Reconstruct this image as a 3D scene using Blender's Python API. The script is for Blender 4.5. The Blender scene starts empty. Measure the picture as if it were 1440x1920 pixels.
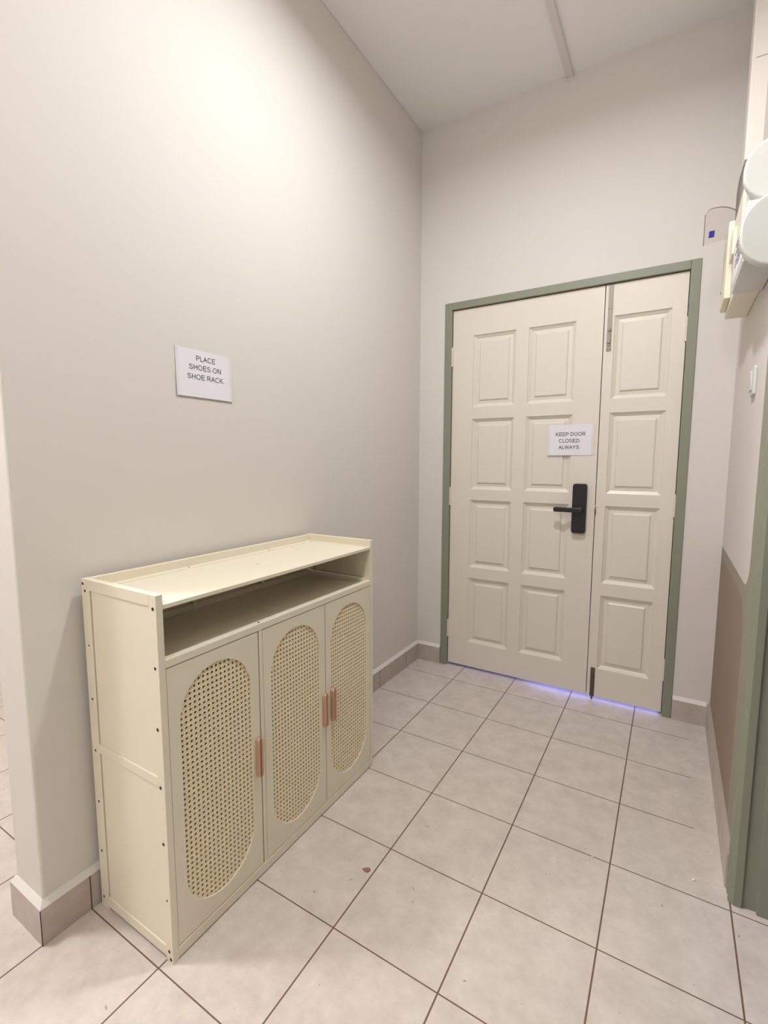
import bpy, bmesh, math, random
from mathutils import Matrix, Vector
random.seed(4)
SC = bpy.context.scene
COL = SC.collection

# ------------------------------------------------------------------ camera
cam_d = bpy.data.cameras.new('camera')
cam = bpy.data.objects.new('camera', cam_d); COL.objects.link(cam)
CR = Vector((0.8560298786, 0.5169210326, 0.0023437257))
CF = Vector((-0.5138255101, 0.8513820172, -0.1055083214))
CU = Vector((-0.0565348764, 0.0891140095, 0.9944156902))
CP = Vector((1.296798, -2.701502, 1.219636))
cam.matrix_world = Matrix(((CR.x, CU.x, -CF.x, CP.x), (CR.y, CU.y, -CF.y, CP.y), (CR.z, CU.z, -CF.z, CP.z), (0, 0, 0, 1)))
cam_d.sensor_fit = 'VERTICAL'; cam_d.sensor_height = 36.0; cam_d.sensor_width = 27.0
cam_d.lens = 16.7695
cam_d.clip_start = 0.02; cam_d.clip_end = 60
SC.camera = cam

# ------------------------------------------------------------------ world, colour management
W = bpy.data.worlds.new('world'); SC.world = W; W.use_nodes = True
W.node_tree.nodes['Background'].inputs[0].default_value = (0.75, 0.8, 0.9, 1)
W.node_tree.nodes['Background'].inputs[1].default_value = 0.02
SC.view_settings.view_transform = 'Standard'; SC.view_settings.look = 'None'
SC.view_settings.gamma = 1.0; SC.view_settings.use_curve_mapping = False
SC.view_settings.exposure = 0.17

def area(name, loc, size, power, col, aim=None, sizey=None, disk=False):
    l = bpy.data.lights.new(name, 'AREA'); l.energy = power; l.color = col
    if disk: l.shape = 'DISK'; l.size = size
    elif sizey: l.shape = 'RECTANGLE'; l.size = size; l.size_y = sizey
    else: l.size = size
    o = bpy.data.objects.new(name, l); COL.objects.link(o); o.location = loc
    d = Vector(aim) - Vector(loc) if aim else Vector((0, 0, -1))
    o.rotation_euler = d.to_track_quat('-Z', 'Y').to_euler()
    return o
WARM = (0.99, 0.985, 1.0)
LAMP_MAIN = (0.88, -1.44)
L1 = area('ceiling_light_entry', (LAMP_MAIN[0], LAMP_MAIN[1], 3.005), 0.14, 21.0, WARM, disk=True)
L1.data.spread = math.radians(166)
def globe(name, loc, power, col, r=0.11):
    l = bpy.data.lights.new(name, 'POINT'); l.energy = power; l.color = col; l.shadow_soft_size = r
    o = bpy.data.objects.new(name, l); COL.objects.link(o); o.location = loc; return o
FILL_GLOBES = [((1.0, -3.9, 2.78), 32, WARM), ((-0.75, -2.78, 2.76), 90, (1.0, 0.97, 0.98))]  # added unseen fill: behind the camera, and for the bright left room
for gi, (gl, gp, gc) in enumerate(FILL_GLOBES): globe('globe_fill_%d' % gi, gl, gp, gc)
area('outside_corridor_light', (0.98, 0.50, 0.085), 0.9, 10, (0.34, 0.36, 1.0), aim=(0.98, -0.1, 0.03), sizey=0.14)

# ------------------------------------------------------------------ materials
def hexc(r, g, b):
    f = lambda c: (c / 255 / 12.92) if c / 255 <= 0.04045 else ((c / 255 + 0.055) / 1.055) ** 2.4
    return (f(r), f(g), f(b), 1)
def mat(name, rgb, rough=0.5, metal=0.0, var=0.04, scale=6.0, bump=0.0, bscale=60.0, spec=0.5):
    m = bpy.data.materials.new(name); m.use_nodes = True
    nt = m.node_tree; N = nt.nodes; L = nt.links; b = N['Principled BSDF']
    c = hexc(*rgb)
    b.inputs['Roughness'].default_value = rough; b.inputs['Metallic'].default_value = metal
    b.inputs['Specular IOR Level'].default_value = spec
    geo = N.new('ShaderNodeNewGeometry')
    no = N.new('ShaderNodeTexNoise'); no.inputs['Scale'].default_value = scale; no.inputs['Detail'].default_value = 4
    L.new(geo.outputs['Position'], no.inputs['Vector'])
    mx = N.new('ShaderNodeMix'); mx.data_type = 'RGBA'
    mx.inputs[6].default_value = tuple(v * (1 - var) for v in c[:3]) + (1,)
    mx.inputs[7].default_value = tuple(min(1, v * (1 + var)) for v in c[:3]) + (1,)
    L.new(no.outputs['Fac'], mx.inputs[0]); L.new(mx.outputs[2], b.inputs['Base Color'])
    if bump > 0:
        n2 = N.new('ShaderNodeTexNoise'); n2.inputs['Scale'].default_value = bscale; n2.inputs['Detail'].default_value = 3
        L.new(geo.outputs['Position'], n2.inputs['Vector'])
        bp = N.new('ShaderNodeBump'); bp.inputs['Strength'].default_value = bump; bp.inputs['Distance'].default_value = 0.002
        L.new(n2.outputs['Fac'], bp.inputs['Height']); L.new(bp.outputs['Normal'], b.inputs['Normal'])
    return m

M = {}
M['wall'] = mat('wall_paint', (221, 216, 210), 0.75, var=0.015, scale=1.5, bump=0.10, bscale=45, spec=0.25)
M['ceiling'] = mat('ceiling_paint', (243, 241, 239), 0.85, var=0.01, scale=2, bump=0.05, spec=0.2)
M['batten'] = mat('ceiling_batten_paint', (222, 219, 214), 0.5, var=0.01)
M['door'] = mat('door_paint', (227, 219, 208), 0.36, var=0.02, scale=3, bump=0.05, bscale=90)
M['green'] = mat('sage_green_paint', (138, 141, 124), 0.45, var=0.05, scale=8, bump=0.1, bscale=40)
M['caulk'] = mat('skirting_top_paint', (226, 222, 216), 0.6, var=0.02)
M['cream'] = mat('cream_board', (232, 224, 203), 0.42, var=0.02, scale=5, bump=0.04, bscale=120)
M['cane'] = mat('cream_perforated_board', (234, 220, 186), 0.5, var=0.03, scale=30)
M['board'] = mat('shaded_interior_board', (120, 98, 72), 0.8, var=0.08)  # interior shade put into the colour, so the door holes read dark
M['copper'] = mat('rose_copper_metal', (200, 167, 140), 0.38, metal=0.35, var=0.03)
M['screw'] = mat('dark_screw', (52, 36, 28), 0.5, metal=0.3)
M['hole'] = mat('gap_shade_dark', (30, 22, 14), 0.9)  # near-black for the shade in the side panel gaps
M['black'] = mat('black_satin_plastic', (26, 26, 32), 0.38, var=0.05)
M['black2'] = mat('black_lever_metal', (34, 34, 38), 0.32, var=0.05)
M['steel'] = mat('brushed_steel', (150, 140, 130), 0.5, metal=0.6, var=0.1, scale=60)
M['oldsteel'] = mat('tarnished_steel', (110, 98, 82), 0.42, metal=0.8, var=0.35, scale=70)
M['paper'] = mat('paper', (232, 230, 236), 0.7, var=0.01)
M['tape'] = mat('clear_tape_edge', (226, 222, 222), 0.3, var=0.01)
M['ink'] = mat('printed_ink', (48, 46, 50), 0.7)
M['white'] = mat('white_plastic', (216, 217, 212), 0.35, var=0.01)
M['whitepanel'] = mat('white_trunking_plastic', (236, 230, 222), 0.4, var=0.01)
M['ivory'] = mat('ivory_plastic', (238, 231, 210), 0.4, var=0.02)
M['grey'] = mat('grey_cable', (120, 114, 106), 0.5, var=0.08, scale=30)
M['rim'] = mat('smoky_plastic_edge', (128, 118, 110), 0.3)
M['blue'] = mat('blue_sticker', (34, 34, 140), 0.4)
M['chip'] = mat('brown_chip', (150, 112, 80), 0.8, var=0.2, scale=200)
M['crumb'] = mat('white_crumb', (240, 236, 228), 0.8)
M['outside'] = mat('outside_wall_paint', (200, 200, 205), 0.8)

def glass_mat():
    m = bpy.data.materials.new('clear_smoked_plastic'); m.use_nodes = True
    b = m.node_tree.nodes['Principled BSDF']
    b.inputs['Base Color'].default_value = (0.86, 0.84, 0.84, 1); b.inputs['Roughness'].default_value = 0.08
    b.inputs['Transmission Weight'].default_value = 0.95; b.inputs['IOR'].default_value = 1.15
    return m
M['glass'] = glass_mat()

def tile_mat(name, rgb, grout, floor=True):
    """ceramic tile, 0.30 m grid in world metres, mottled; grout lines and small dark scuffs"""
    m = bpy.data.materials.new(name); m.use_nodes = True
    nt = m.node_tree; N = nt.nodes; L = nt.links; b = N['Principled BSDF']
    geo = N.new('ShaderNodeNewGeometry'); sep = N.new('ShaderNodeSeparateXYZ'); L.new(geo.outputs['Position'], sep.inputs[0])
    def math_(op, a, v=None, c=None):
        n = N.new('ShaderNodeMath'); n.operation = op
        for i, x in enumerate((a, v, c)):
            if x is None: continue
            if isinstance(x, (int, float)): n.inputs[i].default_value = x
            else: L.new(x, n.inputs[i])
        return n.outputs[0]
    def line(sock, w):
        d = math_('PINGPONG', sock, 0.15)          # 0 on grid lines, 0.15 mid tile
        return math_('LESS_THAN', d, w)
    lx = line(sep.outputs[0], 0.0021); ly = line(sep.outputs[1], 0.0017)
    if floor:
        near = math_('LESS_THAN', sep.outputs[1], -1.19)
        left = math_('LESS_THAN', sep.outputs[0], 1.425)
        ly = math_('MULTIPLY', ly, math_('MAXIMUM', near, left))
        g = math_('MAXIMUM', lx, ly)
    else:
        nrm = N.new('ShaderNodeSeparateXYZ'); L.new(geo.outputs['Normal'], nrm.inputs[0])
        facex = math_('GREATER_THAN', math_('ABSOLUTE', nrm.outputs[0]), 0.5)
        facey = math_('GREATER_THAN', math_('ABSOLUTE', nrm.outputs[1]), 0.5)
        g = math_('MAXIMUM', math_('MULTIPLY', ly, facex), math_('MULTIPLY', line(math_('ADD', sep.outputs[0], 0.0), 0.0017), 0.0))
    def noise(scale, det, rough=0.6):
        n = N.new('ShaderNodeTexNoise'); n.inputs['Scale'].default_value = scale; n.inputs['Detail'].default_value = det
        n.inputs['Roughness'].default_value = rough
        L.new(geo.outputs['Position'], n.inputs['Vector']); return n.outputs['Fac']
    def mixc(f, a, bb):
        x = N.new('ShaderNodeMix'); x.data_type = 'RGBA'
        for i, v in ((6, a), (7, bb)):
            if isinstance(v, tuple): x.inputs[i].default_value = v
            else: L.new(v, x.inputs[i])
        L.new(f, x.inputs[0]); return x.outputs[2]
    c = hexc(*rgb)
    dk = tuple(v * k for v, k in zip(c[:3], (0.90, 0.875, 0.855))) + (1,)
    lt = tuple(min(1, v * k) for v, k in zip(c[:3], (1.09, 1.08, 1.07))) + (1,)
    r1 = N.new('ShaderNodeMapRange'); r1.inputs[1].default_value = 0.35; r1.inputs[2].default_value = 0.65
    L.new(noise(13.0, 9, 0.72), r1.inputs[0])
    base = mixc(r1.outputs[0], dk, lt)
    if floor:
        r2 = N.new('ShaderNodeMapRange'); r2.inputs[1].default_value = 0.715; r2.inputs[2].default_value = 0.77
        r2.inputs[4].default_value = 0.45
        L.new(noise(17.0, 5, 0.6), r2.inputs[0])
        base = mixc(r2.outputs[0], base, hexc(120, 108, 96))
        r3 = N.new('ShaderNodeMapRange'); r3.inputs[1].default_value = 0.73; r3.inputs[2].default_value = 0.76
        r3.inputs[4].default_value = 0.6
        L.new(noise(60.0, 2, 0.5), r3.inputs[0])
        base = mixc(r3.outputs[0], base, hexc(110, 98, 88))
    colr = mixc(g, base, hexc(*grout))
    L.new(colr, b.inputs['Base Color'])
    ro = N.new('ShaderNodeMapRange'); ro.inputs[3].default_value = 0.36; ro.inputs[4].default_value = 0.85
    L.new(g, ro.inputs[0]); L.new(ro.outputs[0], b.inputs['Roughness'])
    b.inputs['Specular IOR Level'].default_value = 0.35
    h = math_('SUBTRACT', math_('MULTIPLY', noise(120.0, 3), 0.12), g)
    bp = N.new('ShaderNodeBump'); bp.inputs['Strength'].default_value = 0.5; bp.inputs['Distance'].default_value = 0.0012
    L.new(h, bp.inputs['Height']); L.new(bp.outputs['Normal'], b.inputs['Normal'])
    return m
M['floor'] = tile_mat('floor_tile', (205, 196, 188), (112, 92, 78))
M['skirt'] = tile_mat('skirting_tile', (190, 180, 172), (96, 82, 70), floor=False)

def wall_right_mat():
    """right wall: off-white above, brown dado, sage band that turns up round the doorway (painted)"""
    m = M['wall'].copy(); m.name = 'wall_paint_with_dado'
    nt = m.node_tree; N = nt.nodes; L = nt.links; b = N['Principled BSDF']
    geo = N.new('ShaderNodeNewGeometry'); sep = N.new('ShaderNodeSeparateXYZ'); L.new(geo.outputs['Position'], sep.inputs[0])
    def mt(op, a, v=None):
        n = N.new('ShaderNodeMath'); n.operation = op
        for i, x in enumerate((a, v)):
            if x is None: continue
            if isinstance(x, (int, float)): n.inputs[i].default_value = x
            else: L.new(x, n.inputs[i])
        return n.outputs[0]
    Y, Z = sep.outputs[1], sep.outputs[2]
    def corner(cy, cz, r, up):
        # signed region: y > cy side far from the doorway; rounded corner of radius r at (cy, cz)
        dy = mt('MAXIMUM', mt('SUBTRACT', cy + r, Y), 0.0)
        dz = mt('MAXIMUM', mt('SUBTRACT', cz + r, Z) if up else mt('SUBTRACT', Z, cz - r), 0.0)
        d = mt('SQRT', mt('ADD', mt('MULTIPLY', dy, dy), mt('MULTIPLY', dz, dz)))
        return mt('LESS_THAN', d, r)
    white = corner(-0.992, 0.850, 0.085, True)
    brown = corner(-0.960, 0.803, 0.115, False)
    src = b.inputs['Base Color'].links[0].from_socket
    def mixc(f, a, bb):
        x = N.new('ShaderNodeMix'); x.data_type = 'RGBA'
        for i, v in ((6, a), (7, bb)):
            if isinstance(v, tuple): x.inputs[i].default_value = v
            else: L.new(v, x.inputs[i])
        L.new(f, x.inputs[0]); return x.outputs[2]
    c1 = mixc(white, hexc(158, 154, 140), src)
    c2 = mixc(brown, c1, hexc(156, 138, 125))
    L.new(c2, b.inputs['Base Color'])
    return m
M['wall_right'] = wall_right_mat()

# ------------------------------------------------------------------ mesh helpers
def box(bm, x0, x1, y0, y1, z0, z1, mi=0):
    v = [bm.verts.new(p) for p in ((x0, y0, z0), (x1, y0, z0), (x1, y1, z0), (x0, y1, z0), (x0, y0, z1), (x1, y0, z1), (x1, y1, z1), (x0, y1, z1))]
    for f in ((0, 3, 2, 1), (4, 5, 6, 7), (0, 1, 5, 4), (1, 2, 6, 5), (2, 3, 7, 6), (3, 0, 4, 7)):
        q = bm.faces.new([v[i] for i in f]); q.material_index = mi
def cyl(bm, c, axis, r, h, n=20, r2=None, mi=0):
    """cylinder from c along axis ('x','y','z' signed length h)"""
    r2 = r if r2 is None else r2
    c = Vector(c); ax = {'x': Vector((1, 0, 0)), 'y': Vector((0, 1, 0)), 'z': Vector((0, 0, 1))}[axis]
    u = Vector((0, 0, 1)) if axis != 'z' else Vector((1, 0, 0)); w = ax.cross(u)
    a = [bm.verts.new(c + (u * math.cos(t) + w * math.sin(t)) * r) for t in [2 * math.pi * i / n for i in range(n)]]
    b = [bm.verts.new(c + ax * h + (u * math.cos(t) + w * math.sin(t)) * r2) for t in [2 * math.pi * i / n for i in range(n)]]
    fs = [bm.faces.new(a), bm.faces.new(b[::-1])]
    for i in range(n): fs.append(bm.faces.new((a[i], b[i], b[(i + 1) % n], a[(i + 1) % n])))
    for f in fs: f.material_index = mi
def prism(bm, pts, off, mi=0):
    """closed polygon pts (3D list) extruded by vector off"""
    a = [bm.verts.new(p) for p in pts]; b = [bm.verts.new(Vector(p) + Vector(off)) for p in pts]
    n = len(pts); fs = [bm.faces.new(a), bm.faces.new(b[::-1])]
    for i in range(n): fs.append(bm.faces.new((a[i], b[i], b[(i + 1) % n], a[(i + 1) % n])))
    for f in fs: f.material_index = mi
def rrect(u0, u1, v0, v1, r, n=6, rs=None):
    """rounded rectangle outline in 2D"""
    rs = rs or (r, r, r, r); P = []
    for (cu, cv, a0, rr) in ((u1 - rs[0], v1 - rs[0], 0, rs[0]), (u0 + rs[1], v1 - rs[1], 90, rs[1]), (u0 + rs[2], v0 + rs[2], 180, rs[2]), (u1 - rs[3], v0 + rs[3], 270, rs[3])):
        for i in range(n + 1):
            a = math.radians(a0 + 90 * i / n); P.append((cu + rr * math.cos(a), cv + rr * math.sin(a)))
    return P
def make(name, bm, m, parent=None, bevel=0.0, smooth=False, seg=2):
    bmesh.ops.recalc_face_normals(bm, faces=bm.faces)
    me = bpy.data.meshes.new(name); bm.to_mesh(me); bm.free()
    for x in (m if isinstance(m, (list, tuple)) else [m]): me.materials.append(x)
    o = bpy.data.objects.new(name, me); COL.objects.link(o)
    if parent: o.parent = parent; o.matrix_parent_inverse = parent_inv(parent)
    if bevel > 0:
        b = o.modifiers.new('bevel', 'BEVEL'); b.width = bevel; b.segments = seg; b.limit_method = 'ANGLE'; b.angle_limit = math.radians(40)
    if smooth:
        for p in me.polygons: p.use_smooth = True
        me.set_sharp_from_angle(angle=math.radians(42))
    return o
def parent_inv(p):
    # parts keep world coordinates: an Empty sits at its base, a part's own world matrix is identity
    return Matrix.Translation(-p.location) if p.type == 'EMPTY' else Matrix.Identity(4)
def nb(): return bmesh.new()
def empty(name, loc):
    o = bpy.data.objects.new(name, None); COL.objects.link(o); o.location = loc; o.empty_display_size = 0.1; return o
def tag(o, label=None, cat=None, group=None, kind=None):
    if label: o['label'] = label
    if cat: o['category'] = cat
    if group: o['group'] = group
    if kind: o['kind'] = kind
    return o
def struct(name, bm, m, label, cat, **k): return tag(make(name, bm, m, **k), label, cat, kind='structure')
def copy_part(src, parent, shift):
    c = src.copy(); COL.objects.link(c); c.parent = parent
    c.matrix_parent_inverse = Matrix.Translation(Vector(shift)) @ src.matrix_parent_inverse
    return c

XW, YW, XR, H = -0.008, -0.1315, 1.503, 3.045
# ------------------------------------------------------------------ room shell
b = nb(); box(b, -3.3, 3.0, -5.4, 1.7, -0.1, 0.0)
struct('floor', b, M['floor'], 'beige square ceramic tiles with dark brown grout lines', 'floor')
b = nb(); box(b, -3.3, 3.0, -5.4, 1.7, H, H + 0.1)
struct('ceiling', b, M['ceiling'], 'plain off-white flat ceiling above the entry passage', 'ceiling')
# left wall: long wall that stops at an outside corner near the camera
b = nb(); box(b, -0.150, XW, -2.208, YW + 0.14, 0, H)
struct('wall_left', b, M['wall'], 'off-white painted wall behind the shoe cabinet, ending at a corner', 'wall', bevel=0.006)
# back wall with the doorway opening
b = nb()
box(b, XW, 0.150, YW, YW + 0.15, 0, H); box(b, 1.352, 2.9, YW, YW + 0.15, 0, H); box(b, 0.150, 1.352, YW, YW + 0.15, 2.097, H)
struct('wall_back', b, M['wall'], 'off-white end wall around the entrance door', 'wall')
# right wall with doorway to the side room (starts at y -1.17)
b = nb()
box(b, XR, XR + 0.13, -1.135, YW, 0, H); box(b, XR, XR + 0.13, -2.10, -1.135, 2.12, H); box(b, XR, XR + 0.13, -5.3, -2.10, 0, H)
struct('wall_right', b, M['wall_right'], 'right wall, white above a brown dado with a sage green band', 'wall')
# the neighbouring spaces that the entry opens to
b = nb(); box(b, -3.3, 3.0, -5.4, -5.3, 0, H)
struct('wall_front', b, M['wall'], 'off-white wall behind the camera', 'wall')
b = nb(); box(b, -3.3, -3.2, -5.3, 1.6, 0, H)
struct('wall_far_left', b, M['wall'], 'off-white wall of the open room left of the passage', 'wall')
b = nb(); box(b, -3.2, -0.15, -0.4, -0.3, 0, H)
struct('wall_far_back', b, M['wall'], 'off-white back wall of the open room left of the passage', 'wall')
b = nb(); box(b, 2.9, 3.0, -5.3, 1.6, 0, H)
struct('wall_far_right', b, M['wall'], 'off-white wall of the side room beyond the green doorway', 'wall')
b = nb(); box(b, -0.6, 2.3, 1.5, 1.6, 0, H); box(b, -0.6, -0.5, 0.02, 1.5, 0, H); box(b, 2.2, 2.3, 0.02, 1.5, 0, H)
struct('wall_outside', b, M['outside'], 'corridor wall outside the entrance door', 'wall')

# baseboards: tile 9.9 cm high with a sloping painted top edge
def skirt(bm, p0, p1, n, h=0.0988, t=0.012, lip=0.017, z0=0.0):
    """p0->p1 along the wall face, n = inward normal (2D)"""
    def P(p, d, z): return (p[0] + n[0] * d, p[1] + n[1] * d, z)
    a = [bm.verts.new(P(p0, d, z)) for d, z in ((0, z0), (t, z0), (t, h), (0.001, h + lip), (0, h + lip))]
    c = [bm.verts.new(P(p1, d, z)) for d, z in ((0, z0), (t, z0), (t, h), (0.001, h + lip), (0, h + lip))]
    for i in range(5):
        f = bm.faces.new((a[i], a[(i + 1) % 5], c[(i + 1) % 5], c[i])); f.material_index = 1 if i in (2, 3) else 0
    bm.faces.new(a); bm.faces.new(c[::-1])
SK = [M['skirt'], M['caulk']]; M['caulk2'] = mat('skirting_top_cement', (172, 160, 150), 0.7, var=0.05, scale=20)
b = nb()
rows = []
for (x, y, dx, dy) in ((XW, YW, 1, 0), (XW, -2.208, 1, -1), (-0.150, -2.208, -1, -1), (-0.150, -0.4, -1, 0)):
    rows.append([b.verts.new((x + dx * d, y + dy * d, z)) for d, z in ((0, 0), (0.012, 0), (0.012, 0.0988), (0.001, 0.1158), (0, 0.1158))])
for A, B in zip(rows, rows[1:]):
    for k in range(5):
        f = b.faces.new((A[k], A[(k + 1) % 5], B[(k + 1) % 5], B[k])); f.material_index = 1 if k in (2, 3) else 0
b.faces.new(rows[0]); b.faces.new(rows[-1][::-1])
struct('baseboard_left', b, SK, 'taupe tile skirting along the left wall and round its corner', 'baseboard')
b = nb(); skirt(b, (XW + 0.012, YW), (0.147, YW), (0, -1)); skirt(b, (1.355, YW), (XR - 0.012, YW), (0, -1))
struct('baseboard_back', b, SK, 'taupe tile skirting either side of the entrance door', 'baseboard')
b = nb(); skirt(b, (XR, -1.118), (XR, YW), (-1, 0)); skirt(b, (XR, -5.3), (XR, -2.17), (-1, 0))
struct('baseboard_right', b, [M['skirt'], M['caulk2']], 'taupe tile skirting below the brown dado', 'baseboard')
# thin dark joint at the outside corner of the left skirting
b = nb(); box(b, 0.0026, 0.0043, -2.2203, -2.2186, 0.0, 0.097)
struct('trim_2', b, M['screw'], 'dark joint line on the outer corner of the skirting', 'trim')
# ceiling batten
b = nb(); box(b, 0.761, 0.788, -3.4, YW + 0.001, H - 0.013, H)
b.verts.ensure_lookup_table()
box(b, 0.761, 0.788, YW - 0.005, YW, H - 0.022, H - 0.013)
struct('trim_1', b, M['batten'], 'narrow white batten covering a ceiling joint', 'trim', bevel=0.002)

# ------------------------------------------------------------------ green frame of the side doorway (jamb faces the camera)
b = nb()
jx0 = XR - 0.008
prof = [(jx0, -1.118), (jx0, -1.140), (jx0 + 0.006, -1.143), (jx0 + 0.006, -1.152), (jx0, -1.155), (jx0, -1.168),
        (jx0 + 0.012, -1.176), (jx0 + 0.030, -1.176), (jx0 + 0.034, -1.168), (jx0 + 0.062, -1.168), (jx0 + 0.062, -1.180),
        (XR + 0.136, -1.180), (XR + 0.136, -1.118), (XR + 0.131, -1.118), (XR + 0.131, -1.134), (XR - 0.0005, -1.134), (XR - 0.0005, -1.118)]
prism(b, [(x, y, 0) for x, y in prof], (0, 0, 2.12))
prism(b, [(x, -3.238 - y - 0.0, 0) for x, y in prof], (0, 0, 2.12))
box(b, jx0, XR + 0.136, -2.12, -1.118, 2.06, 2.122)
struct('trim_3', b, M['green'], 'sage green moulded frame of the side doorway at the right edge', 'door frame', bevel=0.0015)

# ------------------------------------------------------------------ entrance door
D1 = empty('door_1', (0.75, -0.122, 0.0))
tag(D1, 'cream double entrance door with raised panels in a sage green frame', 'door', kind='structure')
b = nb()
fy0, fy1 = YW - 0.006, YW + 0.10
box(b, 0.148, 0.1905, fy0, fy1, 0, 2.099); box(b, 1.3145, 1.354, fy0, fy1, 0, 2.099); box(b, 0.1905, 1.3145, fy0, fy1, 2.0605, 2.099)
box(b, 0.1905, 0.206, -0.079, fy1, 0, 2.05); box(b, 1.300, 1.3145, -0.079, fy1, 0, 2.05); box(b, 0.1905, 1.3145, -0.079, fy1, 2.045, 2.0605)
tag(make('door_frame', b, M['green'], D1, bevel=0.0025), 'sage green painted door frame')

def leaf(name, x0, x1, z0, z1, cols, rows, parent):
    """solid leaf, front at y=-0.122, raised and fielded panels"""
    yf, yb = -0.122, -0.082
    bm = nb()
    xs = sorted({x0, x1} | {v for c in cols for v in c}); zs = sorted({z0, z1} | {v for r in rows for v in r})
    cache = {}
    def V(x, y, z):
        k = (round(x, 5), round(y, 5), round(z, 5))
        if k not in cache: cache[k] = bm.verts.new((x, y, z))
        return cache[k]
    def Q(*p): bm.faces.new([V(*q) for q in p])
    ring = [(0.0, 0.0), (0.0015, 0.0045), (0.004, 0.006), (0.015, 0.0125), (0.017, 0.0145), (0.034, 0.0125), (0.0355, 0.0095), (0.0405, 0.0055)]
    for i in range(len(xs) - 1):
        for j in range(len(zs) - 1):
            a, c, d, e = xs[i], xs[i + 1], zs[j], zs[j + 1]
            if (a, c) in cols and (d, e) in rows:
                prev = None
                for (ins, dep) in ring:
                    R = [(a + ins, yf + dep, d + ins), (c - ins, yf + dep, d + ins), (c - ins, yf + dep, e - ins), (a + ins, yf + dep, e - ins)]
                    if prev:
                        for k in range(4): Q(prev[k], prev[(k + 1) % 4], R[(k + 1) % 4], R[k])
                    prev = R
                Q(*prev)
            else:
                Q((a, yf, d), (c, yf, d), (c, yf, e), (a, yf, e))
    for j in range(len(zs) - 1):
        Q((x0, yf, zs[j]), (x0, yf, zs[j + 1]), (x0, yb, zs[j + 1]), (x0, yb, zs[j])); Q((x1, yf, zs[j]), (x1, yb, zs[j]), (x1, yb, zs[j + 1]), (x1, yf, zs[j + 1]))
    for i in range(len(xs) - 1):
        Q((xs[i], yf, z0), (xs[i], yb, z0), (xs[i + 1], yb, z0), (xs[i + 1], yf, z0)); Q((xs[i], yf, z1), (xs[i + 1], yf, z1), (xs[i + 1], yb, z1), (xs[i], yb, z1))
        for j in range(len(zs) - 1): Q((xs[i], yb, zs[j]), (xs[i], yb, zs[j + 1]), (xs[i + 1], yb, zs[j + 1]), (xs[i + 1], yb, zs[j]))
    return make(name, bm, M['door'], parent)
ROWS = [(0.163, 0.549), (0.612, 1.003), (1.063, 1.457), (1.522, 1.911)]
wide = leaf('door_leaf', 0.1935, 0.9715, 0.016, 2.0565, [(0.315, 0.550), (0.6165, 0.847)], ROWS, D1)
tag(wide, 'wide door leaf with eight raised panels')
narrow = leaf('door_leaf', 0.9755, 1.3115, 0.012, 2.0565, [(1.0185, 1.2535)], ROWS, D1)
tag(narrow, 'narrow door leaf with four raised panels')
# overlapping strip on the narrow leaf's meeting edge, behind the wide leaf
b = nb(); box(b, 0.958, 0.9755, -0.0815, -0.074, 0.02, 2.05)
make('astragal', b, M['door'], narrow)
# hinges
def hinge(x, z, leafobj):
    bm = nb()
    for k in range(5): cyl(bm, (x, -0.1275, z - 0.051 + k * 0.0205), 'z', 0.0062, 0.0195, 14)
    cyl(bm, (x, -0.1275, z - 0.054), 'z', 0.003, 0.108, 8)
    s = 1 if x < 0.7 else -1
    box(bm, min(x, x + s * 0.010), max(x, x + s * 0.010), -0.1235, -0.1205, z - 0.051, z + 0.051)
    make('hinge', bm, M['door'], leafobj, smooth=True)
for z in (1.806, 1.019, 0.228): hinge(0.1895, z, wide)
for z in (1.808, 1.018, 0.228): hinge(1.3135, z, narrow)
# flush bolts on the narrow leaf
def bolt(x, z0, z1, mech0, mech1, up, m, lab):
    bm = nb(); y = -0.122
    prism(bm, [(px, y, pz) for px, pz in rrect(x - 0.0105, x + 0.0105, z0, z1, 0.003, 3)], (0, -0.0022, 0))
    zc = (mech0 + mech1) / 2; hh = (mech1 - mech0) / 2
    # raised guides and slide with a thumb pull
    bm2 = nb()
    prism(bm2, [(px, y - 0.0022, pz) for px, pz in rrect(x - 0.007, x + 0.007, mech0, mech1, 0.0068, 6)], (0, -0.003, 0))
    cyl(bm2, (x, y - 0.005, zc + hh * 0.55), 'y', 0.0075, -0.009, 16, 0.0055)
    cyl(bm2, (x, y - 0.005, zc - hh * 0.62), 'y', 0.008, -0.006, 16, 0.006)
    box(bm2, x - 0.0035, x + 0.0035, y - 0.009, y - 0.005, zc - hh * 0.6, zc + hh * 0.5)
    pl = tag(make('flush_bolt', bm, m, narrow, bevel=0.0004), lab)
    make('bolt_slide', bm2, M['steel'] if m is M['steel'] else M['oldsteel'], narrow, smooth=True)
    for sx in (-0.006, 0.006):
        for zz in ((z0 + 0.008), (z0 + z1) / 2 + (z1 - z0) * 0.14):
            bm3 = nb(); cyl(bm3, (x + sx, y - 0.0022, zz), 'y', 0.0021, -0.0006, 10); make('screw', bm3, M['screw'], narrow)
bolt(0.9985, 1.748, 2.055, 1.772, 1.868, True, M['steel'], 'long steel flush bolt at the top of the narrow leaf')
bolt(1.0005, 0.012, 0.166, 0.045, 0.135, False, M['oldsteel'], 'tarnished flush bolt at the foot of the narrow leaf')
b = nb(); cyl(b, (1.0005, -0.126, 0.0005), 'z', 0.0045, 0.03, 12); make('bolt_rod', b, M['oldsteel'], narrow, smooth=True)
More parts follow.
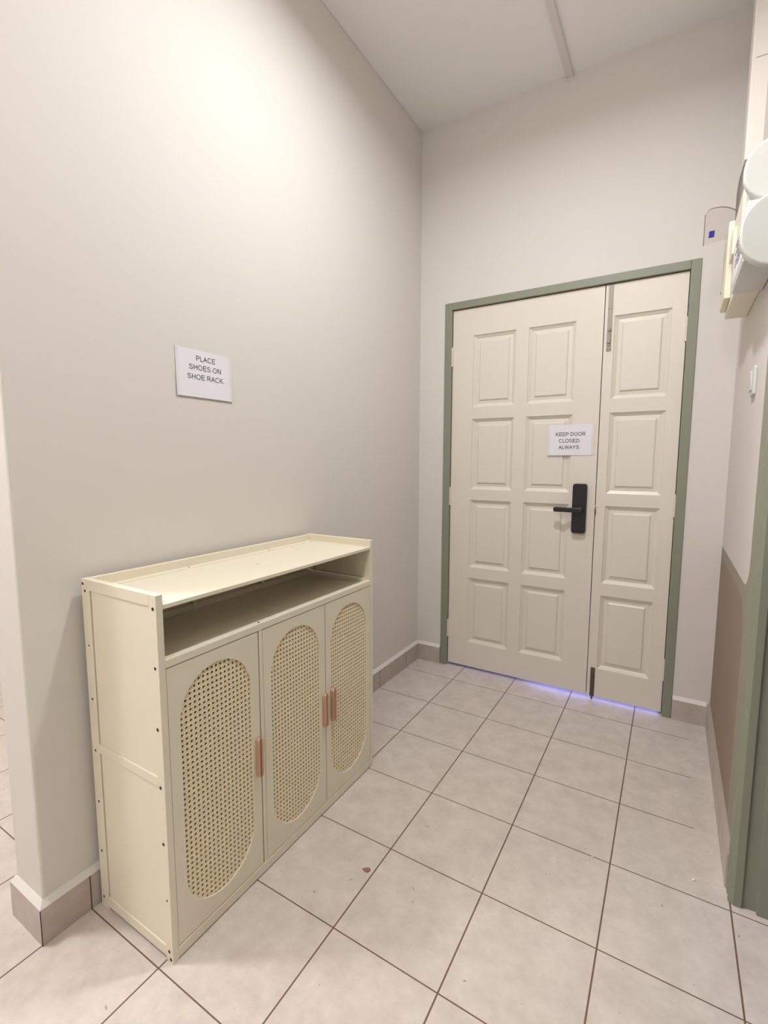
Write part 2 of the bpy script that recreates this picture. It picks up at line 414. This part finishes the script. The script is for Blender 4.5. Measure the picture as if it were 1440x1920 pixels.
# smart lock on the wide leaf
b = nb()
prism(b, [(px, -0.122, pz) for px, pz in rrect(0.8675, 0.9345, 0.859, 1.1105, 0.014, 6)], (0, -0.024, 0))
tag(make('lock_body', b, M['black'], wide, bevel=0.003, seg=3, smooth=True), 'black rounded digital lock body')
b = nb()
cyl(b, (0.9085, -0.146, 0.9785), 'y', 0.0165, -0.012, 28, 0.0155)
cyl(b, (0.9085, -0.158, 0.9785), 'y', 0.012, -0.016, 20)
lv = [(px, -0.166, pz) for px, pz in rrect(0.783, 0.921, 0.9665, 0.9905, 0.008, 5)]
prism(b, lv, (0, -0.013, 0))
tag(make('lever_handle', b, M['black2'], wide, bevel=0.003, seg=2, smooth=True), 'black lever handle pointing left')
b = nb(); cyl(b, (0.9035, -0.146, 0.929), 'y', 0.0075, -0.0015, 20); make('keyhole_cap', b, M['black2'], wide)
# latch plate peeping out of the gap between the leaves
b = nb()
prism(b, [(0.972, y, z) for y, z in [(-0.122 - 0.0085 * math.sin(math.pi * t / 12), 0.953 + 0.052 * t / 12) for t in range(13)]], (0.0055, 0, 0))
box(b, 0.972, 0.9755, -0.1225, -0.10, 0.953, 1.005)
tag(make('latch_plate', b, M['oldsteel'], wide), 'dark latch plate in the gap between the leaves')

# ------------------------------------------------------------------ paper signs
def arc(cx, cy, rx, ry, a0, a1, n=14):
    return [(cx + rx * math.cos(math.radians(a0 + (a1 - a0) * i / n)), cy + ry * math.sin(math.radians(a0 + (a1 - a0) * i / n))) for i in range(n + 1)]
# plain grotesque capitals drawn as strokes; units: cap height 716, stroke 92 (centre lines)
GL = {
 'P': (667, [[(124, 0), (124, 716)], [(124, 672), (370, 672)] + arc(410, 505, 165, 167, 90, -90) + [(370, 338), (124, 338)]]),
 'L': (556, [[(120, 0), (120, 716)], [(120, 44), (520, 44)]]),
 'A': (667, [[(46, 0), (333, 700)], [(620, 0), (333, 700)], [(140, 258), (527, 258)]]),
 'C': (722, [arc(385, 358, 285, 324, 42, 318, 30)]),
 'E': (667, [[(125, 0), (125, 716)], [(125, 672), (610, 672)], [(125, 375), (580, 375)], [(125, 44), (618, 44)]]),
 'S': (667, [arc(330, 520, 215, 152, 12, 180, 14) + arc(330, 520, 215, 120, 180, 240, 6) + arc(345, 205, 228, 145, 68, 0, 6) + arc(338, 195, 236, 151, 0, -190, 18)]),
 'H': (722, [[(126, 0), (126, 716)], [(596, 0), (596, 716)], [(126, 378), (596, 378)]]),
 'O': (778, [arc(388, 358, 300, 324, 0, 360, 36)]),
 'N': (722, [[(122, 0), (122, 716)], [(598, 0), (598, 716)], [(130, 700), (590, 16)]]),
 'R': (722, [[(126, 0), (126, 716)], [(126, 672), (430, 672)] + arc(450, 512, 150, 160, 90, -90) + [(430, 352), (126, 352)], [(400, 352), (650, 0)]]),
 'K': (667, [[(120, 0), (120, 716)], [(600, 710), (130, 250)], [(270, 400), (620, 0)]]),
 'D': (722, [[(124, 0), (124, 716)], [(124, 672), (330, 672)] + arc(340, 358, 280, 314, 90, -90, 22) + [(330, 44), (124, 44)]]),
 'W': (944, [[(56, 716), (240, 20)], [(240, 20), (472, 700)], [(472, 700), (704, 20)], [(704, 20), (888, 716)]]),
 'Y': (667, [[(45, 716), (333, 300)], [(622, 716), (333, 300)], [(333, 320), (333, 0)]]),
 '.': (278, [[(139, 0), (139, 100)]]), ' ': (278, [])}
def text_bm(bm, s, cx, cz, width, capz, place, wt=92):
    """capitals centred on (cx, cz); place(u, v, lift) -> world"""
    tot = sum(GL[c][0] for c in s) - 100; sx = width / tot; sz = capz / 716; pen = -50; k = 0
    for ch in s:
        adv, strokes = GL[ch]
        for st in strokes:
            k += 1; lift = 0.00005 * (k % 5)
            L, R = [], []
            for i, p in enumerate(st):
                a = st[max(i - 1, 0)]; c = st[min(i + 1, len(st) - 1)]
                if i == len(st) - 1 and st[0] == st[-1] or (i == 0 and st[0] == st[-1]): a, c = st[-2], st[1]
                d = Vector((c[0] - a[0], c[1] - a[1])).normalized(); nx, ny = -d.y * wt / 2, d.x * wt / 2
                for arr, sg in ((L, 1), (R, -1)):
                    u = cx + (pen + p[0] + sg * nx - tot / 2) * sx; v = cz + (p[1] + sg * ny - 358) * sz
                    arr.append(bm.verts.new(place(u, v, lift)))
            for i in range(len(L) - 1): bm.faces.new((L[i], L[i + 1], R[i + 1], R[i]))
        pen += adv
# sign on the left wall (A5 landscape)
sy0, sy1, sz0, sz1 = -1.760, -1.551, 1.420, 1.5665
b = nb()
NY, NZ = 2, 8
def slift(z): return 0.0012 + 0.0030 * ((sz1 - z) / (sz1 - sz0)) ** 2   # the lower edge stands off the wall
grid = {}
for i in range(NY + 1):
    for j in range(NZ + 1):
        y = sy0 + (sy1 - sy0) * i / NY; z = sz0 + (sz1 - sz0) * j / NZ
        for k in (0, 1): grid[i, j, k] = b.verts.new((XW + slift(z) - (0.0003 if k else 0), y, z))
for k in (0, 1):
    for i in range(NY):
        for j in range(NZ): b.faces.new((grid[i, j, k], grid[i + 1, j, k], grid[i + 1, j + 1, k], grid[i, j + 1, k]))
for i in range(NY):
    for j in (0, NZ): b.faces.new((grid[i, j, 0], grid[i, j, 1], grid[i + 1, j, 1], grid[i + 1, j, 0]))
for j in range(NZ):
    for i in (0, NY): b.faces.new((grid[i, j, 0], grid[i, j + 1, 0], grid[i, j + 1, 1], grid[i, j, 1]))
s1 = make('paper_sign', b, M['paper'])
tag(s1, 'white paper notice asking for shoes on the rack, stuck to the left wall', 'sign')
b = nb()
pl = lambda u, v, e: (XW + slift(v) + 0.00025 + e, u, v)
ycen = (sy0 + sy1) / 2 + 0.003
text_bm(b, 'PLACE', ycen + 0.0015, 1.5415, 0.0735, 0.0158, pl)
text_bm(b, 'SHOES ON', ycen - 0.0005, 1.5130, 0.1225, 0.0158, pl)
text_bm(b, 'SHOE RACK.', ycen + 0.0015, 1.4835, 0.1420, 0.0158, pl)
make('lettering', b, M['ink'], s1)
for a, c in ((sy0 - 0.002, sy0 + 0.007), (sy1 - 0.007, sy1 + 0.002)):
    b = nb(); n = 8; T = []
    for k in range(n + 1):
        z = sz0 + (sz1 - sz0) * k / n; T.append([b.verts.new((XW + slift(z) + e, y, z)) for e, y in ((0.0001, a), (0.0001, c), (0.0004, c), (0.0004, a))])
    for A, B in zip(T, T[1:]):
        for m in range(4): b.faces.new((A[m], A[(m + 1) % 4], B[(m + 1) % 4], B[m]))
    b.faces.new(T[0]); b.faces.new(T[-1][::-1])
    tag(make('tape', b, M['tape'], s1), 'tape along a short edge')
# sign on the door
b = nb(); dx0, dx1, dz0, dz1 = 0.7355, 0.950, 1.2525, 1.4070
box(b, dx0, dx1, -0.1245, -0.1238, dz0, dz1)
s2 = make('paper_sign', b, M['paper'])
tag(s2, 'white paper notice to keep the door closed, stuck on the door', 'sign')
b = nb(); pl = lambda u, v, e: (u, -0.1247 - e, v)
dc = (dx0 + dx1) / 2
text_bm(b, 'KEEP DOOR', dc - 0.001, 1.3590, 0.1430, 0.0180, pl, 105)
text_bm(b, 'CLOSED.', dc - 0.003, 1.3260, 0.1060, 0.0180, pl, 105)
text_bm(b, 'ALWAYS.', dc - 0.003, 1.2935, 0.1040, 0.0180, pl, 105)
make('lettering', b, M['ink'], s2)
for a, c, e, f in ((dx0 - 0.004, dx0 + 0.008, dz0, dz1 - 0.04), (dx1 - 0.008, dx1 + 0.003, dz0 + 0.004, dz1)):
    b = nb(); box(b, a, c, -0.1248, -0.1240, e, f)
    tag(make('tape', b, M['tape'], s2), 'tape along a short edge')

# ------------------------------------------------------------------ shoe cabinet
CX0, CX1, CY0, CY1, CH = 0.012, 0.325, -2.077, -1.174, 0.920
CAB = empty('shoe_cabinet', (0.17, (CY0 + CY1) / 2, 0.0))
tag(CAB, 'cream shoe cabinet with three perforated arched doors standing against the left wall', 'shoe cabinet')
TH = 0.017
def side(y0, y1, out):
    bm = nb()
    box(bm, CX0, CX0 + 0.036, y0, y1, 0.0, CH)                # back stile
    box(bm, CX1 - 0.027, CX1, y0, y1, 0.0, CH)                # front stile
    box(bm, CX0 + 0.036, CX1 - 0.027, y0, y1, 0.8915, CH)     # top rail
    box(bm, CX0 + 0.036, CX1 - 0.027, y0, y1, 0.455, 0.479)   # middle rail
    box(bm, CX0 + 0.036, CX1 - 0.027, y0, y1, 0.010, 0.038)   # bottom rail
    ins = 0.0013
    a, c = (y0 + ins, y1 - 0.002) if out < 0 else (y0 + 0.002, y1 - ins)
    for z0, z1 in ((0.0385, 0.4545), (0.4795, 0.891)):
        box(bm, CX0 + 0.039, CX1 - 0.0275, a + (0.0015 if out < 0 else 0), c, z0, z1)
    sp = make('side_panel', bm, M['cream'], CAB, bevel=0.0011)
    b2 = nb()
    box(b2, CX0 + 0.035, CX0 + 0.040, y0 + 0.006, y1 - 0.006, 0.036, 0.893)
    make('groove_shade', b2, M['hole'], sp)  # dark strip set in the gap in place of its shade
    return sp
SL = side(CY0, CY0 + TH, -1)
SR = side(CY1 - TH, CY1, 1)
# screws on the exposed left side
scr0 = None
FRONT = [(0.3135, 0.888, 1), (0.3115, 0.748, .9), (0.3095, 0.600, 1), (0.3095, 0.456, 1), (0.3095, 0.312, 1), (0.3125, 0.166, .65), (0.3115, 0.029, 1), (0.3165, 0.010, 1)]
BACK = [(0.019, 0.907, .9), (0.028, 0.889, .9), (0.031, 0.745, .6), (0.031, 0.600, .8), (0.030, 0.457, .8), (0.030, 0.312, .8), (0.028, 0.168, .8), (0.025, 0.030, .8)]
for (x, z, s) in FRONT + BACK:
    if scr0 is None:
        bm = nb(); cyl(bm, (0, CY0 - 0.0006, 0), 'y', 0.0042, 0.002, 14)
        me_o = make('screw', bm, M['screw'], SL); scr0 = me_o
        me_o.location = (x, 0, z); me_o.scale = (s, 1, s)
    else:
        c = scr0.copy(); COL.objects.link(c); c.parent = SL; c.matrix_parent_inverse = scr0.matrix_parent_inverse.copy()
        c.location = (x, 0, z); c.scale = (s, 1, s)
yi0, yi1 = CY0 + TH, CY1 - TH
# top: upstand at the back, border strips and the board
b = nb(); box(b, CX0 + 0.001, CX0 + 0.016, yi0, yi1, 0.878, CH - 0.001); make('back_rail', b, M['cream'], CAB, bevel=0.0011)
b = nb()
box(b, CX0 + 0.016, 0.054, yi0, yi1, 0.884, 0.8955)
box(b, 0.054, 0.300, yi1 - 0.021, yi1, 0.884, 0.8955); box(b, 0.054, 0.300, yi0, yi0 + 0.021, 0.884, 0.8955)
make('top_border', b, M['cream'], CAB, bevel=0.0011)
b = nb()
pts = [(0.0572, yi0 + 0.0235), (0.0572, yi1 - 0.0242), (0.3015, yi1 - 0.0242), (0.3015, yi1 - 0.0005), (CX1 - 0.001, yi1 - 0.0005), (CX1 - 0.001, yi0 + 0.0005), (0.3015, yi0 + 0.0005), (0.3015, yi0 + 0.0235)]
prism(b, [(x, y, 0.8845) for x, y in pts], (0, 0, 0.0105))
make('top_board', b, M['cream'], CAB, bevel=0.0011)
for (x, y, r) in ((0.19, -1.64, 0.0018), (0.042, -1.78, 0.003), (0.042, -1.44, 0.003), (0.041, -1.20, 0.002)):
    b = nb(); cyl(b, (x, y, 0.8945), 'z', r, 0.0015, 10); make('top_screw', b, M['screw'], CAB)
# back panel and rear posts
b = nb(); box(b, CX0 + 0.003, CX0 + 0.008, yi0, yi1, 0.747, 0.885); make('back_panel', b, M['cream'], CAB)
b = nb(); box(b, CX0 + 0.003, CX0 + 0.008, yi0, yi1, 0.012, 0.7465); make('back_panel', b, M['board'], CAB)
for y in (-1.955, -1.767, -1.475, -1.20):
    b = nb(); box(b, CX0 + 0.008, CX0 + 0.026, y, y + 0.014, 0.012, 0.879); make('rear_post', b, M['cream'], CAB)
b = nb(); box(b, CX0 + 0.008, CX0 + 0.024, yi0, yi1, 0.757, 0.775); box(b, CX0 + 0.024, 0.30, yi1 - 0.012, yi1, 0.757, 0.773); box(b, CX0 + 0.024, 0.30, yi0, yi0 + 0.012, 0.757, 0.773)
make('shelf_edging', b, M['cream'], CAB, bevel=0.001)
# shelves
b = nb(); box(b, CX0 + 0.008, 0.302, yi0, yi1, 0.747, 0.757); make('shelf', b, M['cream'], CAB, bevel=0.0008)
for z in (0.595, 0.452, 0.308, 0.163):
    b = nb(); box(b, CX0 + 0.008, 0.285, yi0, yi1, z - 0.004, z + 0.005); make('shelf', b, M['board'], CAB)
b = nb(); box(b, CX0 + 0.008, 0.304, yi0, yi1, 0.012, 0.026); make('bottom_board', b, M['board'], CAB)
# front rails
b = nb(); box(b, 0.302, CX1 - 0.0005, yi0, yi1, 0.7445, 0.7640); make('front_rail', b, M['cream'], CAB, bevel=0.0012)
b = nb(); cyl(b, (0.3135, -1.760, 0.7636), 'z', 0.0032, 0.001, 12); make('rail_screw', b, M['screw'], CAB)
b = nb(); box(b, 0.304, CX1 - 0.0005, yi0, yi1, 0.004, 0.0315); box(b, 0.310, CX1 - 0.004, yi0, yi1, 0.0, 0.004)
make('plinth', b, M['cream'], CAB, bevel=0.0012)
b = nb(); box(b, 0.285, CX1 - 0.0012, -1.7695, -1.7575, 0.0315, 0.7445); make('divider', b, M['cream'], CAB, bevel=0.001)
# doors
def door_mesh(w, h, cy, r, s0, s1):
    """door in local coords: y 0..w, z 0..h, front x=0, back x=-0.014; stadium opening"""
    bm = nb(); N = 28; inn = []; out = []
    ct, cb = s1 - r, s0 + r
    def hit(c, dy, dz):
        t = []
        if dy > 1e-9: t.append((w - cy) / dy)
        if dy < -1e-9: t.append(-cy / dy)
        if dz > 1e-9: t.append((h - c) / dz)
        if dz < -1e-9: t.append(-c / dz)
        k = min(x for x in t if x > 0); return (cy + dy * k, c + dz * k)
    angs = [math.pi * i / N for i in range(N + 1)] + [math.atan2(h - ct, w - cy), math.atan2(h - ct, -cy)]
    for a in sorted(angs): dy, dz = math.cos(a), math.sin(a); inn.append((cy + r * dy, ct + r * dz)); out.append(hit(ct, dy, dz))
    angs = [math.pi + math.pi * i / N for i in range(N + 1)] + [2 * math.pi + math.atan2(-cb, w - cy), 2 * math.pi + math.atan2(-cb, -cy)]
    for a in sorted(angs): dy, dz = math.cos(a), math.sin(a); inn.append((cy + r * dy, cb + r * dz)); out.append(hit(cb, dy, dz))
    n = len(inn)
    def ring(P, x, grow=0.0):
        R = []
        for (y, z) in P:
            if grow:
                c = ct if z > ct else (cb if z < cb else z); d = Vector((y - cy, z - c)); d = d * (1 + grow / max(d.length, 1e-6)); y, z = cy + d.x, c + d.y
            R.append(bm.verts.new((x, y, z)))
        return R
    eb = 0.0012
    def shrink(P): return [(min(max(y, eb), w - eb), min(max(z, eb), h - eb)) for y, z in P]
    of = ring(shrink(out), 0.0); om = ring(out, -eb); ob = ring(out, -0.014)
    f0 = ring(inn, 0.0, 0.0012); f1 = ring(inn, -0.0012); f2 = ring(inn, -0.0075); f3 = ring(inn, -0.014)
    for A, B in ((of, f0), (f0, f1), (f1, f2), (f2, f3), (f3, ob), (ob, om), (om, of)):
        for i in range(n):
            j = (i + 1) % n
            try: bm.faces.new((A[i], A[j], B[j], B[i]))
            except ValueError: pass
    return bm
def cane_mesh(w, h, cy, r, s0, s1, py=0.01335, pz=0.01375, hr=0.0038):
    """perforated board with a hole in each cell, woven relief, behind the opening"""
    bm = nb(); y0, z0 = cy - r - 0.003, s0 - 0.003
    ny = int(math.ceil((2 * r + 0.006) / py)); nz = int(math.ceil((s1 - s0 + 0.006) / pz)); ev = {}
    def V(i, j, x=-0.0036):   # half-step lattice so neighbouring cells share verts
        if (i, j) not in ev: ev[i, j] = bm.verts.new((x, y0 + i * py / 2, z0 + j * pz / 2))
        return ev[i, j]
    for i in range(ny):
        for j in range(nz):
            yc, zc = y0 + (i + .5) * py, z0 + (j + .5) * pz
            O = [V(2 * i + 2, 2 * j + 1), V(2 * i + 2, 2 * j + 2), V(2 * i + 1, 2 * j + 2), V(2 * i, 2 * j + 2), V(2 * i, 2 * j + 1), V(2 * i, 2 * j), V(2 * i + 1, 2 * j), V(2 * i + 2, 2 * j)]
            rings = [O]
            for rr, x in ((0.0058, -0.0031), (0.0046, -0.0028), (hr, -0.0032), (hr, -0.0066)):
                rings.append([bm.verts.new((x, yc + rr * math.cos(a), zc + rr * math.sin(a))) for a in [math.pi * k / 4 for k in range(8)]])
            for A, B in zip(rings, rings[1:]):
                for k in range(8): bm.faces.new((A[k], A[(k + 1) % 8], B[(k + 1) % 8], B[k]))
    return bm
def handle_bm():
    """edge pull: stadium bar with a lengthwise channel, local y centre 0, z centre 0, base x=0"""
    bm = nb(); L = 0.0595; hw = 0.0098
    prof = [(-1, 0), (-1, 0.010), (-.82, 0.0145), (-.5, 0.0150), (-.3, 0.0125), (-.18, 0.0055), (0.12, 0.0050), (0.22, 0.0125), (.45, 0.0165), (.8, 0.0150), (1, 0.010), (1, 0)]
    zs = [-1, -.985, -.95, -.9, -.8, -.5, 0, .5, .8, .9, .95, .985, 1]
    R = []
    for t in zs:
        z = t * L; e = max(0.0, abs(z) - (L - hw)) / hw; s = math.sqrt(max(0.02, 1 - e * e))
        R.append([bm.verts.new((x * (0.55 + 0.45 * s), p * hw * s, z)) for p, x in prof])
    for A, B in zip(R, R[1:]):
        for k in range(len(prof)): bm.faces.new((A[k], A[(k + 1) % len(prof)], B[(k + 1) % len(prof)], B[k]))
    bm.faces.new(R[0]); bm.faces.new(R[-1][::-1])
    return bm
hand0 = None
DOORS = [(-2.0585, -1.7735, -1.9155, -1.7850, 'left'), (-1.7555, -1.4715, -1.6135, -1.4805, 'middle'), (-1.4685, -1.1925, -1.3280, -1.4365, 'right')]
for (y0, y1, yc, yh, word) in DOORS:
    z0, z1 = 0.0335, 0.7425
    bm = door_mesh(y1 - y0, z1 - z0, yc - y0, 0.111, 0.0755 - z0, 0.7085 - z0)
    for v in bm.verts: v.co += Vector((CX1 - 0.0015, y0, z0))
    d = tag(make('door', bm, M['cream'], CAB), word + ' arched door of the cabinet')
    bm = cane_mesh(y1 - y0, z1 - z0, yc - y0, 0.111, 0.0755 - z0, 0.7085 - z0)
    for v in bm.verts: v.co += Vector((CX1 - 0.0015, y0, z0))
    cm = make('cane_panel', bm, M['cane'], d)
    tag(cm, 'perforated cane-look panel')
    bm = handle_bm()
    for v in bm.verts: v.co += Vector((CX1 - 0.0018, yh, 0.3765))
    tag(make('handle', bm, M['copper'], d, smooth=True), 'rose copper handle')

# ------------------------------------------------------------------ electrical things high on the right wall
def ray(u, v, y):
    d = CR * ((u - 720) / 894.375785) + CF + CU * ((960 - v) / 894.375785)
    return CP + d * ((y - CP.y) / d.y)
# consumer unit
CU_ = empty('fuse_box', (XR, -0.52, 1.766))
tag(CU_, 'ivory wall fuse box with its clear flap open, above the door frame corner', 'fuse box')
b = nb(); box(b, 1.434, XR, -0.80, -0.387, 1.767, 2.060); make('box_body', b, M['ivory'], CU_, bevel=0.003)
b = nb(); box(b, 1.4155, 1.434, -0.585, -0.389, 1.792, 2.050); 
make('box_cover', b, M['ivory'], CU_, bevel=0.003)
b = nb(); cyl(b, (1.4155, -0.415, 1.86), 'x', 0.005, -0.0015, 12); make('cover_screw', b, M['screw'], CU_)
b = nb(); box(b, 1.4215, 1.434, -0.70, -0.60, 1.90, 1.985); make('breaker_row', b, M['ivory'], CU_, bevel=0.003)
# clear flap: curved sheet, hinged on the cover
b = nb(); P = {}
n = 12
def flap(s, t):    # s 0 at the cover .. 1 free edge; t 0 bottom .. 1 top
    p = Vector((1.452, -0.500, 0)).lerp(Vector((1.344, -0.552, 0)), s); nrm = Vector((0.434, -0.901, 0)).normalized()
    p += nrm * (0.010 * math.sin(math.pi * s))
    zb = 2.022 + (1.9962 - 2.022) * s; zt = 2.103 + 0.014 * s + 0.011 * math.sin(math.pi * s)
    cut = 0.016 * (1 - math.sqrt(max(0, 1 - ((s - 0.86) / 0.14) ** 2))) if s > 0.86 else 0
    z = zb + (zt - cut - zb) * t
    return Vector((p.x, p.y, z)), nrm
for i in range(n + 1):
    for j in range(5):
        p, nrm = flap(i / n, j / 4)
        P[i, j, 0] = b.verts.new(p); P[i, j, 1] = b.verts.new(p + nrm * 0.0022)
for i in range(n):
    for j in range(4):
        for k in (0, 1): b.faces.new((P[i, j, k], P[i + 1, j, k], P[i + 1, j + 1, k], P[i, j + 1, k]))
    for j in (0, 4): b.faces.new((P[i, j, 0], P[i, j, 1], P[i + 1, j, 1], P[i + 1, j, 0]))
for j in range(4):
    for i in (0, n): b.faces.new((P[i, j, 0], P[i, j + 1, 0], P[i, j + 1, 1], P[i, j, 1]))
tag(make('clear_flap', b, M['glass'], CU_, smooth=True), 'clear plastic flap swung open')
b = nb()
q = []
for s, t in ((0.89, .17), (0.75, .16), (0.74, .35), (0.88, .36)):
    p, nrm = flap(s, t); q.append(p + nrm * 0.0026)
prism(b, q, Vector((0.434, -0.901, 0)) * 0.0006)
tag(make('sticker', b, M['blue'], CU_), 'small blue square sticker')

b = nb(); pr = None
for k in range(13):      # darker polished rim along the top and the free edge
    p, nrm = flap(k / 12, 1.0); r = [b.verts.new(p + nrm * a + Vector((0, 0, c))) for a, c in ((-0.0004, -0.0012), (0.0026, -0.0012), (0.0026, 0.0010), (-0.0004, 0.0010))]
    if pr:
        for m in range(4): b.faces.new((pr[m], pr[(m + 1) % 4], r[(m + 1) % 4], r[m]))
    pr = r
h = Vector((-0.901, -0.434, 0))
for k in range(7):
    p, nrm = flap(1.0, 1.0 - k / 6); r = [b.verts.new(p + nrm * a + h * c) for a, c in ((-0.0004, -0.0008), (0.0026, -0.0008), (0.0026, 0.0010), (-0.0004, 0.0010))]
    if k:
        for m in range(4): b.faces.new((pr2[m], pr2[(m + 1) % 4], r[(m + 1) % 4], r[m]))
    pr2 = r
tag(make('flap_rim', b, M['rim'], CU_), 'smoky edge of the clear flap')

# white vertical trunking
b = nb()
box(b, 1.453, XR, -0.46, -0.36, 2.30, H); struct('trim_4', b, M['whitepanel'], 'white vertical cable casing between the fuse box and the ceiling', 'trim', bevel=0.002)
b = nb()
box(b, 1.464, XR + 0.0, -0.4655, -0.4605, 2.30, 2.6265); box(b, 1.464, XR, -0.4655, -0.4605, 2.6290, H)
tag(make('trunking_cover', b, M['whitepanel'], None, bevel=0.001), 'white snap-on front cover of the cable casing, in two lengths', 'cover')
# grey cable loop left of the trunking
cu = bpy.data.curves.new('grey_cable', 'CURVE'); cu.dimensions = '3D'
for off in ((0, 0),):
    sp = cu.splines.new('BEZIER'); pts = [(1.4720, -0.410, 2.301), (1.4625, -0.415, 2.250), (1.4580, -0.430, 2.160), (1.4600, -0.445, 2.0625)]
    pts = [(x + off[0], y + off[1], z) for x, y, z in pts]
    sp.bezier_points.add(3)
    for bpnt, c in zip(sp.bezier_points, pts): bpnt.co = c; bpnt.handle_left_type = bpnt.handle_right_type = 'AUTO'
cu.bevel_depth = 0.0180; cu.bevel_resolution = 4; cu.use_fill_caps = True
ob = bpy.data.objects.new('tmp_cable', cu); COL.objects.link(ob); bpy.context.view_layer.update()
dg = bpy.context.evaluated_depsgraph_get(); me = bpy.data.meshes.new_from_object(ob.evaluated_get(dg)); bpy.data.objects.remove(ob)
me.materials.clear(); me.materials.append(M['grey'])
cb = bpy.data.objects.new('cable', me); COL.objects.link(cb)
cb.parent = CU_; cb.matrix_parent_inverse = parent_inv(CU_); tag(cb, 'thick grey cable')

# two white rounded wall units near the doorway
def wall_unit(name, xf, y0, y1, z0, z1, bx, bz0, bz1, yb1, rad, br, label):
    E = empty(name, (XR, (y0 + yb1) / 2, z0)); tag(E, label, 'wall device', 'white units on the right wall')
    bm = nb()
    out = rrect(xf, XR - 0.001, z0, z1, 0.02, 12, rs=(0.006, rad, rad, 0.006))
    prism(bm, [(x, y0, z) for x, z in out], (0, y1 - y0, 0))
    tag(make('front_cover', bm, M['white'], E, bevel=0.005, seg=3, smooth=True), 'smooth white cover with rounded corners')
    bm = nb()
    out = rrect(y1, yb1, bz0, bz1, 0.02, 8, rs=(br, 0.004, 0.004, br))
    prism(bm, [(bx, y, z) for y, z in out], (XR - 0.001 - bx, 0, 0))
    make('housing', bm, M['white'], E, bevel=0.007, seg=3, smooth=True)
    return E
U1 = wall_unit('wall_unit', 1.4115, -1.105, -1.075, 1.719, 1.900, 1.4235, 1.747, 1.900, -0.735, 0.080, 0.06, 'lower white rounded wall unit with a printed sticker, beside the fuse box')
U2 = wall_unit('wall_unit', 1.4165, -1.005, -0.980, 1.922, 2.084, 1.434, 1.905, 2.05, -0.90, 0.074, 0.02, 'upper white rounded wall unit above the one with the sticker')
b = nb(); box(b, 1.4226, 1.4237, -1.065, -0.80, 1.765, 1.890)
stk = make('sticker', b, M['paper'], U1); tag(stk, 'white printed sticker')
b = nb()
for k, (zz, a, c) in enumerate(((1.868, -1.03, -0.90), (1.856, -1.04, -0.93), (1.845, -1.03, -0.895), (1.832, -1.02, -0.95), (1.820, -1.04, -0.91), (1.808, -1.0, -0.90), (1.796, -1.03, -0.97))):
    y = a; c += 0.05
    while y < c:
        w = random.choice((0.006, 0.010, 0.014)); box(b, 1.4220, 1.4227, y, min(y + w, c), zz - 0.0028, zz + 0.0022); y += w + random.choice((0.003, 0.006, 0.014))
make('print', b, M['ink'], stk)

# light switch
SW = empty('light_switch', (XR, -0.765, 1.475)); tag(SW, 'small white light switch on the right wall above the dado', 'switch')
b = nb(); prism(b, [(XR, y, z) for y, z in rrect(-0.812, -0.722, 1.430, 1.518, 0.006, 4)], (-0.009, 0, 0)); make('switch_plate', b, M['white'], SW, bevel=0.002)
b = nb(); prism(b, [(XR - 0.009, -0.800, 1.445), (XR - 0.012, -0.800, 1.445), (XR - 0.017, -0.800, 1.503), (XR - 0.009, -0.800, 1.503)], (0, 0.066, 0)); make('rocker', b, M['white'], SW, bevel=0.001)

# ceiling lamps (the light they give comes from the area lamps just below their diffusers); the pendants are added for the fill globes
def lamp(x, y, r, label):
    E = empty('ceiling_lamp', (x, y, H)); tag(E, label, 'ceiling lamp')
    bm = nb(); cyl(bm, (x, y, H), 'z', r, -0.025, 40, r * 0.94); make('lamp_body', bm, M['white'], E, bevel=0.002)
    return E
lamp(LAMP_MAIN[0], LAMP_MAIN[1], 0.10, 'round white ceiling lamp over the entry passage')
def pendant(loc, label):  # unseen fitting, made up to carry a fill globe
    E = empty('fill_pendant', (loc[0], loc[1], H)); tag(E, label, 'ceiling lamp')
    bm = nb(); cyl(bm, (loc[0], loc[1], H), 'z', 0.05, -0.02, 24); make('ceiling_rose', bm, M['white'], E)
    bm = nb(); cyl(bm, (loc[0], loc[1], H - 0.02), 'z', 0.004, -(H - 0.02 - loc[2] - 0.12), 10); make('cord', bm, M['white'], E)
    bm = nb(); cyl(bm, (loc[0], loc[1], loc[2] + 0.12), 'z', 0.03, -0.03, 20); make('lamp_holder', bm, M['white'], E)
pendant(FILL_GLOBES[0][0], 'added fill pendant behind the camera')
pendant(FILL_GLOBES[1][0], 'unseen fill pendant added for the light of the open room on the left')

# ------------------------------------------------------------------ bits on the floor
b = nb()
prism(b, [(0.578 + x, -1.606 + y, 0.0) for x, y in ((-0.013, -0.004), (-0.004, 0.006), (0.006, 0.010), (0.011, 0.004), (0.007, -0.006), (-0.002, -0.008))], (0, 0, 0.003))
tag(make('paint_chip', b, M['chip']), 'small brown chip lying on the floor tile beside the cabinet', 'debris')
for i, (x, y, r, lab) in enumerate(((1.416, -1.139, 0.004, 'tiny white crumb on the floor near the green doorway'), (1.150, -1.205, 0.003, 'tiny white crumb on a grout line in mid floor'))):
    bm = nb(); bmesh.ops.create_icosphere(bm, subdivisions=1, radius=r, matrix=Matrix.Translation((x, y, r * 0.7)))
    for v in bm.verts: v.co += Vector((random.uniform(-1, 1), random.uniform(-1, 1), 0)) * r * 0.2
    tag(make('crumb', bm, M['crumb']), lab, 'debris')
